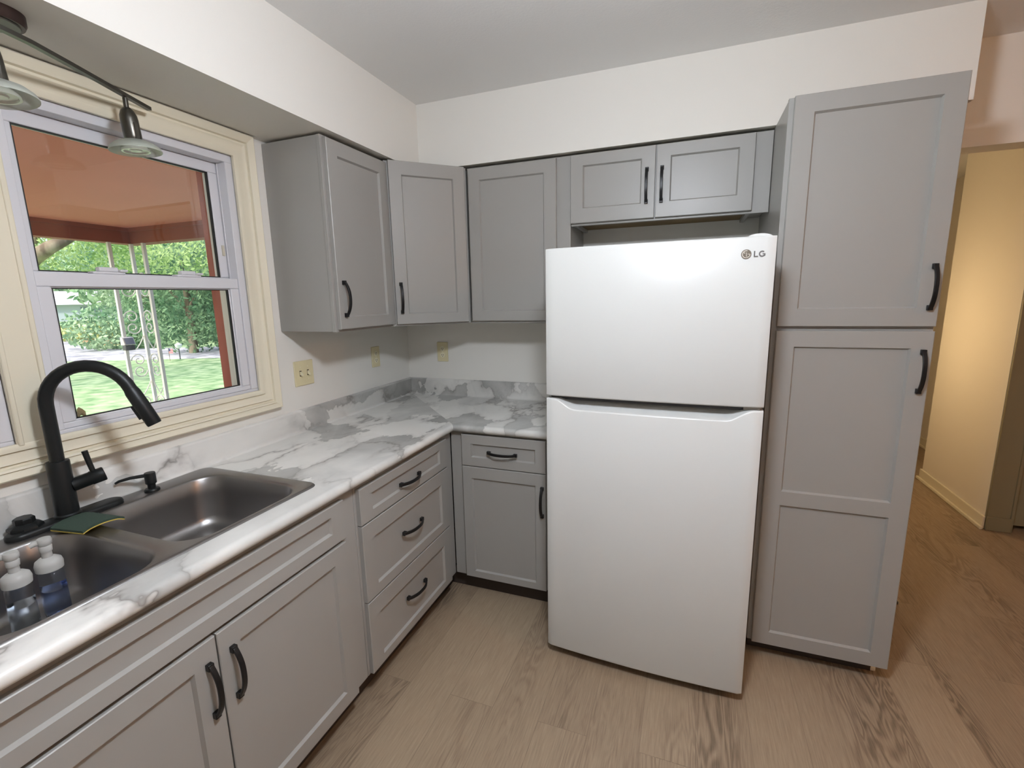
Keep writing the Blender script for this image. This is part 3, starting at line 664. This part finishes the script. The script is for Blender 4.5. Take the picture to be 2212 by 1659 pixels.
# ------------------------------------------------------------------ switch and outlets
def plate(name, label, loc, rz, w, h, kind, grp=None):
    r = thing(name, label, 'light switch' if kind == 's' else 'outlet', loc, rz, grp)
    MB().box(-w / 2, w / 2, -.006, -.0005, -h / 2, h / 2).build('cover_plate', ALMOND, r, bevel=.003)
    if kind == 's':
        for x in (-.023, .023):
            f = MB().box(x - .006, x + .006, -.0065, -.0059, -.013, .013).build('toggle_slot', SLOT, r, smooth=0)
            MB().loft([[(x - .0045, -.0062, -.006), (x + .0045, -.0062, -.006), (x + .0045, -.0062, .009), (x - .0045, -.0062, .009)], [(x - .004, -.018, -.012), (x + .004, -.018, -.012), (x + .004, -.018, -.004), (x - .004, -.018, -.004)]]).build('toggle', ALMONDT, r)
            for z in (-.03, .03): MB().cyl((x, -.0058, z), (x, -.0068, z), .003, 10).build('screw', ALMONDT, r)
    else:
        for z in (-.02, .02):
            f = MB().lathe([(.0165, 0), (.016, .002), (.001, .002)], (0, -.0055, z), 24, (0, -1, 0)).build('receptacle', ALMONDT, r)
            MB().box(-.007, -.0045, -.0081, -.0074, z - .003, z + .006).box(.0045, .007, -.0081, -.0074, z - .003, z + .006).cyl((0, -.0074, z - .008), (0, -.0081, z - .008), .0025, 8).build('slot', SLOT, f, smooth=0)
        MB().cyl((0, -.0058, 0), (0, -.0068, 0), .003, 10).build('screw', ALMONDT, r)
    return r
plate('light_switch', 'almond two-gang toggle switch on the wall right of the window', (0, -.900, 1.184), PI / 2, .117, .117, 's')
plate('wall_outlet', 'almond duplex outlet on the window wall under the corner cabinet', (0, -.350, 1.193), PI / 2, .074, .118, 'o', 'almond outlets above the worktop')
plate('wall_outlet', 'almond duplex outlet on the back wall left of the fridge', (.252, 0, 1.188), 0, .076, .122, 'o', 'almond outlets above the worktop')

# ------------------------------------------------------------------ bar light over the window
lf = thing('track_light', 'gunmetal bar light with frosted dish shades under the soffit', 'light fixture', (.20, -1.985, ZS))
lo = Vector((.20, -1.985, ZS)); rel = lambda p: Vector(p) - lo
can = rrect(-.052, .052, -.142, .142, .0515, 12)
MB().loft([[(x, y, -.0005) for x, y in can], [(x, y, -.018) for x, y in can], [(x * .93, y * .975, -.026) for x, y in can]]).build('canopy', BRONZE, lf, smooth=40)
MB().loft([[(x * .80, y * .93, -.0262) for x, y in can], [(x * .78, y * .92, -.029) for x, y in can]]).build('canopy_cap', NICKEL, lf)
bar = [(.12, -2.44, 2.12), (.155, -2.34, 2.12), (.195, -2.22, 2.12), (.225, -2.1, 2.12), (.243, -2.0, 2.12), (.243, -1.909, 2.12), (.228, -1.853, 2.12), (.190, -1.76, 2.12), (.154, -1.676, 2.12), (.114, -1.587, 2.12), (.073, -1.492, 2.12)]
MB().tube([rel(p) for p in bar], 0, rect=(.010, .014), up=(0, 0, 1)).build('bar', NICKEL, lf, smooth=30)
for y in (-1.93, -2.06): MB().cyl(rel((.236, y, 2.126)), rel((.226, y, ZS - .028)), .008, 14).build('bar_mount', NICKEL, lf)
def head(pos, tilt):
    b = rel(pos); T = Vector(tilt).normalized()
    MB().cyl(b, b + Vector((0, 0, -.030)), .0068, 14).build('stem', NICKEL, lf)
    k = b + Vector((0, 0, -.030))
    f = MB().lathe([(.001, -.005), (.010, -.003), (.017, .006), (.0215, .018), (.0225, .030), (.0225, .078), (.0205, .084), (.001, .084)], k, 28, T)
    f.box(k.x + T.x * .05 + .018, k.x + T.x * .05 + .0245, k.y + T.y * .05 - .005, k.y + T.y * .05 + .005, k.z - .090, k.z - .040)
    f.build('socket', NICKEL, lf, smooth=50)
    c = k + T * .080
    MB().lathe([(.020, .004), (.034, .008), (.051, .016), (.062, .026), (.066, .034), (.0655, .037), (.061, .030), (.049, .0205), (.033, .0125), (.019, .009)], c, 48, T, cap=False).build('shade', FROST, lf, smooth=60)
    MB().lathe([(.012, .004), (.015, .012), (.030, .024), (.036, .032), (.036, .037), (.031, .037), (.029, .033), (.016, .033), (.013, .036), (.001, .036)], c, 32, T).build('bulb', BULB, lf, smooth=40)
head((.112, -1.585, 2.113), (.04, .05, -1)); head((.243, -1.942, 2.113), (.10, .03, -1)); head((.125, -2.43, 2.113), (.05, 0, -1))

# ------------------------------------------------------------------ lamps that light the place (above / beside the picture)
def ceiling_lamp(label, x, y, r, drop, col, strength):
    t = thing('ceiling_lamp', label, 'ceiling lamp', (x, y, ZC))
    MB().lathe([(.07, -.0005), (.07, -.02), (.02, -.03), (.012, -.03), (.012, -drop + r * .55), (.05, -drop + r * .5)], n=32).build('canopy', NICKEL, t)
    MB().lathe([(.001, -drop - r * .55)] + [(r * math.sin(a), -drop - r * .55 * math.cos(a)) for a in [PI * k / 16 for k in range(1, 16)]] + [(.001, -drop + r * .499)], n=32).build('globe', emit_mat('lamp_glow', col, strength), t, smooth=60)
    return t
ceiling_lamp('lit white globe lamp hanging from the kitchen ceiling', 1.60, -2.02, .105, .32, (.96, 1.02, 1.12, 1), KITCHEN_LAMP)
ceiling_lamp('lit warm globe pendant hanging in the hallway', 2.84, 1.62, .11, 1.17, (1.0, .72, .40, 1), HALL_LAMP)
ceiling_lamp('lit warm globe lamp on the dining side ceiling', 4.25, -1.6, .13, .20, (1.0, .43, .13, 1), DINING_LAMP)

# ------------------------------------------------------------------ outside: porch
PX, PY, PZ = -3.1, .34, 2.2
struct(MB().box(PX - .1, -.141, -6.0, PY + .1, PZ, PZ + .05).build('ceiling_porch', PORCH, smooth=0))
b = MB().box(PX - .12, PX, -6.0, PY + .12, 2.065, PZ).box(PX, -.142, PY, PY + .12, 2.065, PZ)
b.box(PX, PX + .02, -6.0, PY, PZ - .03, PZ).box(PX + .02, -.142, PY - .02, PY, PZ - .03, PZ)
struct(b.build('trim_porch_beam', BEAMR, smooth=0))
struct(MB().box(PX - .2, -.141, -6.0, PY + .2, -.36, -.16).build('floor_porch', pm('porch_concrete', lin(176, 172, 164), .9, var=.1), smooth=0))
pp = thing('porch_post', 'white scrolled wrought-iron porch post at the porch corner', 'porch post', (PX, PY, -.16))
bars = [(.0, -.18), (.0, .0), (.17, .0)]
for x, y in bars: MB().box(x - .013, x + .013, y - .013, y + .013, 0, 2.224).build('post_bar', IRON, pp, smooth=0)
def scroll(c, ux, r, flip, z):
    P = []
    for k in range(40):
        t = k / 39; a = t * 2.6 * PI; rr = r * (1 - .78 * t)
        P.append(Vector(c) + Vector(ux) * (rr * math.cos(a + PI) * flip) + Vector((0, 0, z + rr * math.sin(a) * (1 if flip > 0 else -1))))
    return P
for z in (.72, 1.12, 1.52, 1.86):
    for (cx, cy), ux in (((0, -.09), (0, 1, 0)), ((.085, 0), (1, 0, 0))):
        m = MB(); m.tube(scroll((cx, cy, 0), ux, .062, 1, z + .05), .0055, 6); m.tube(scroll((cx, cy, 0), ux, .062, -1, z - .05), .0055, 6)
        m.build('scroll', IRON, pp, smooth=60)
for z0 in (.95, 1.38):
    for (a, b) in (((0, -.18), (0, -.01)), ((.01, 0), (.17, 0))):
        m = MB(); A = Vector((a[0], a[1], z0)); B = Vector((b[0], b[1], z0)); low = (A + B) / 2 + Vector((0, 0, -.11))
        m.tube([A + Vector((0, 0, .02)), (A + low) / 2, low], .0045, 6); m.tube([low, (B + low) / 2, B + Vector((0, 0, .02))], .0045, 6)
        m.build('brace_rod', IRON, pp, smooth=60)
bx = thing('solar_light', 'small grey solar light fixed to the left bar of the porch post', 'solar light', (PX + .02, PY - .18, 1.16))
MB().loft([[(.0, -.05, .0), (.0, .05, .0), (.0, .05, .075), (.0, -.05, .075)], [(.055, -.045, .005), (.055, .045, .005), (.03, .045, .07), (.03, -.045, .07)]]).build('housing', pm('pale_grey_plastic', lin(206, 208, 212), .4), bx, bevel=.004)
MB().loft([[(.0565, -.036, .012), (.0565, .036, .012), (.034, .036, .064), (.034, -.036, .064)], [(.0585, -.036, .012), (.0585, .036, .012), (.036, .036, .064), (.036, -.036, .064)]]).build('solar_panel', pm('solar_cell', lin(128, 132, 146), .2), bx, smooth=0)
MB().box(.0, .05, -.04, .04, -.045, -.001).build('lamp_housing', pm('dark_plastic', lin(70, 74, 78), .4), bx, bevel=.006)

# ------------------------------------------------------------------ outside: ground
def gz(x, y):
    d = math.hypot(x - CAM.x, y - CAM.y); return -.3 + max(0, min(1, (d - 28) / 30)) * .75
n = 40; v = []; f = []
for j in range(n + 1):
    for i in range(n + 1):
        x = -.2 - 90 * (i / n) ** 1.3; y = -25 + 85 * j / n; v.append((x, y, gz(x, y)))
for j in range(n):
    for i in range(n): f.append((j * (n + 1) + i, j * (n + 1) + i + 1, (j + 1) * (n + 1) + i + 1, (j + 1) * (n + 1) + i))
struct(MB().add(v, f).build('ground_lawn', LAWN, smooth=60))
dr = [(-8, 11.06), (-13.3, 8.75), (-18.1, 6.80), (-26, 3.5), (-40, -2), (-48, 5), (-33, 13.9), (-28, 12.2), (-24.5, 10.6), (-21.8, 10.0), (-20, 10.6), (-17, 11.9), (-12, 14.2), (-8, 16)]
m = MB(); m.loft([[(x, y, gz(x, y) - .02) for x, y in dr], [(x, y, gz(x, y) + .015) for x, y in dr]])
struct(m.build('ground_driveway', DRIVE, smooth=0))
lt = [(-33, 14.1), (-28, 12.4), (-24.5, 10.9), (-23, 11.6), (-27, 13.4), (-32.5, 15.1)]
struct(MB().loft([[(x, y, gz(x, y) - .02) for x, y in lt], [(x, y, gz(x, y) + .06) for x, y in lt]]).build('ground_leaf_litter', LITTER, smooth=0))

def at(px, dist):           # a point seen at that column of the window, some metres away
    t = (px - 75) / 395.0; a = math.radians(-65.2 + 13.3 * t)
    return CAM.x + dist * math.sin(a), CAM.y + dist * math.cos(a)
def leaves(m, c, rad, count, size):
    for _ in range(count):
        while True:
            p = Vector((random.uniform(-1, 1), random.uniform(-1, 1), random.uniform(-1, 1)))
            if .25 < p.length < 1: break
        q = Vector((c[0] + p.x * rad[0], c[1] + p.y * rad[1], c[2] + p.z * rad[2]))
        a = Vector((random.gauss(0, 1), random.gauss(0, 1), random.gauss(0, .7))).normalized(); b_ = a.orthogonal().normalized()
        b_ = (Matrix.Rotation(random.uniform(0, 6.28), 3, a) @ b_); s = size * random.uniform(.6, 1.3); a2 = a.cross(b_)
        m.add([q - b_ * s, q + a2 * s * .45, q + b_ * s, q - a2 * s * .45], [(0, 1, 2, 3)])
def tree(label, px, dist, crowns, count, size, mat, trunk=.16, grp=None, th=None, name='tree'):
    x, y = at(px, dist); z = gz(x, y); t = thing(name, label, 'tree' if name == 'tree' else 'bush', (x, y, z), 0, grp)
    m = MB(); tot = sum(r[0] * r[2] for _, r in crowns)
    for c, r in crowns: leaves(m, c, r, int(count * r[0] * r[2] / tot), size)
    m.build('foliage', mat, t, smooth=0)
    if trunk:
        hgt = th or max(c[2] for c, r in crowns)
        tr = MB().tube([(0, 0, -.1), (.05, 0, hgt * .35), (-.05, .06, hgt * .7), (0, 0, hgt)], [trunk * 1.3, trunk, trunk * .7, trunk * .35], 9)
        for a in (0.4, 2.3, 4.4):
            tr.tube([(0, 0, hgt * .45), (.5 * math.cos(a), .5 * math.sin(a), hgt * .65), (1.3 * math.cos(a), 1.3 * math.sin(a), hgt * .95)], [trunk * .5, trunk * .35, trunk * .15], 7)
        tr.build('trunk', BARK, t, smooth=60)
    return t
TG = 'trees beyond the lawn'
tree('broad pale green tree behind the porch post', 285, 31, [((0, 0, 2.6), (1.9, 1.9, 1.9)), ((.2, .8, 1.2), (1.7, 1.5, 1.2)), ((.4, -1.0, 3.9), (2.2, 2.2, 1.4))], 7000, .10, LEAF_M, .14, TG)
tree('dark green tree filling the right of the lower window pane', 385, 21.5, [((0, 0, 1.9), (2.0, 2.0, 1.9)), ((.6, 1.4, 1.6), (1.7, 1.7, 1.7)), ((.5, .3, 3.6), (2.4, 2.4, 1.4))], 9000, .09, LEAF_D, .13, TG)
tree('dark green tree at the right edge of the window view', 490, 34, [((0, 0, 1.9), (2.1, 2.1, 2.0)), ((.2, -.6, 4.0), (2.6, 2.6, 1.6))], 7500, .10, LEAF_D, .13, TG)
nt_ = tree('large light green tree whose pale limb crosses the top left of the view', 20, 15, [((0, 1.4, 3.3), (2.0, 2.0, .9)), ((.6, 3.3, 3.3), (2.0, 2.0, .8)), ((0, -.5, 3.9), (2.4, 2.4, 1.2))], 8500, .06, LEAF_L, .2, TG, th=4.2)
lp = []
for px, d, z in ((40, 14.2, 2.15), (80, 12.6, 2.42), (112, 12.4, 2.60), (150, 12.6, 2.80), (200, 13, 3.1)):
    x, y = at(px, d); lp.append((x - nt_.location.x, y - nt_.location.y, z - nt_.location.z))
MB().tube(lp, [.15, .13, .11, .09, .06], 10).build('limb', BARK, nt_, smooth=60)
for i, (px, d, hh, mt, lb) in enumerate(((10, 68, 7, LEAF_M, 'hazy far tree at the left, behind the pale house'), (140, 82, 9, LEAF_L, 'light far tree rising above the roof of the pale house'), (268, 46, 7, LEAF_M, 'tall far tree just right of the pale house'), (345, 60, 9, LEAF_D, 'tall dark far tree behind the scrolled post'), (420, 69, 11, LEAF_M, 'tall far tree behind the dark right-hand trees'), (510, 81, 13, LEAF_D, 'farthest right dark tree behind the red trim'))):
    tree(lb, px, d, [((0, 0, hh * .55), (4.6, 4.6, hh * .42)), ((1, 2, hh * .3), (3.6, 3.6, hh * .3))], 3600, .32, mt, .25, 'far trees behind the house and lawn')
BGp = 'bushes along the driveway'
tree('yellow-green bush in front of the pale house', 150, 33, [((0, 0, .35), (1.6, 1.6, .55)), ((0, 1.6, .35), (1.3, 1.3, .55))], 2200, .12, LEAF_Y, 0, BGp, name='bush')
tree('mid green bush at the bend of the driveway', 203, 26.0, [((0, 0, .9), (1.6, 1.6, 1.0)), ((.2, 1.2, .6), (1.2, 1.2, .7))], 2400, .11, LEAF_M, 0, BGp, name='bush')
tree('dark bush under the right-hand trees', 465, 27.6, [((0, 0, .6), (1.8, 1.8, .8)), ((0, 1.6, .5), (1.5, 1.5, .7))], 2600, .10, LEAF_D, 0, BGp, name='bush')
# pale house
hx, hy = at(118, 54)
ho = thing('house', 'pale house with light roof across the driveway, half hidden by bushes', 'house', (hx, hy, gz(hx, hy)), math.radians(62))
MB().box(-6, 6, -.2, 5, -.3, 1.35).build('house_wall', pm('pale_siding', lin(176, 186, 192), .8), ho, smooth=0)
MB().loft([[(x, -.7, 1.35), (x, 2.4, 2.5), (x, 5.5, 1.35)] for x in (-6.4, 6.4)]).build('roof', pm('pale_shingle', lin(196, 200, 206), .9, var=.06, vscale=2), ho, smooth=0)
for x in (-3.4, 1.6, 4.3):
    wd = MB().box(x - .6, x + .6, -.23, -.201, .5, 1.15).build('house_window', pm('blue_grey_glass', lin(120, 136, 146), .2), ho, smooth=0)  # even blue-grey for the far house windows
# driveway light and little flag
sx_, sy_ = at(349, 19.2); sl = thing('path_light', 'solar path light on a stake at the driveway edge', 'path light', (sx_, sy_, gz(sx_, sy_) + .012))
MB().cyl((0, 0, 0), (0, 0, .36), .018, 8).build('stake', pm('dark_stake', lin(70, 74, 78), .5), sl)
MB().lathe([(.03, .36), (.09, .42), (.11, .50), (.05, .53), (.02, .56)], n=14).build('lantern', pm('lantern_white', lin(224, 226, 228), .4), sl)
fx_, fy_ = at(324, 18.9); fl = thing('garden_flag', 'tiny striped flag on a stick by the driveway', 'flag', (fx_, fy_, gz(fx_, fy_) + .012), .5)
MB().cyl((0, 0, 0), (0, 0, .42), .008, 6).build('stick', BARK, fl)
def flagmat():
    m, nt, b = newmat('flag_cloth'); N = nt.nodes.new; L = nt.links.new
    tc = N('ShaderNodeTexCoord'); s = N('ShaderNodeSeparateXYZ'); L(tc.outputs['Object'], s.inputs[0])
    w = N('ShaderNodeMath'); w.operation = 'MULTIPLY'; w.inputs[1].default_value = 210; L(s.outputs['Z'], w.inputs[0])
    sn = N('ShaderNodeMath'); sn.operation = 'SINE'; L(w.outputs[0], sn.inputs[0])
    r = ramp(nt, [(.45, lin(170, 60, 66)), (.55, lin(226, 220, 222))]); L(sn.outputs[0], r.inputs[0]); L(r.outputs[0], b.inputs['Base Color']); return m
FM = flagmat()
MB().box(.0, .13, -.003, .003, .24, .40).build('flag_cloth', FM, fl, smooth=0)
MB().box(.0, .055, -.0045, .0045, .32, .401).build('flag_canton', pm('navy_cloth', lin(62, 70, 110), .8), fl, smooth=0)
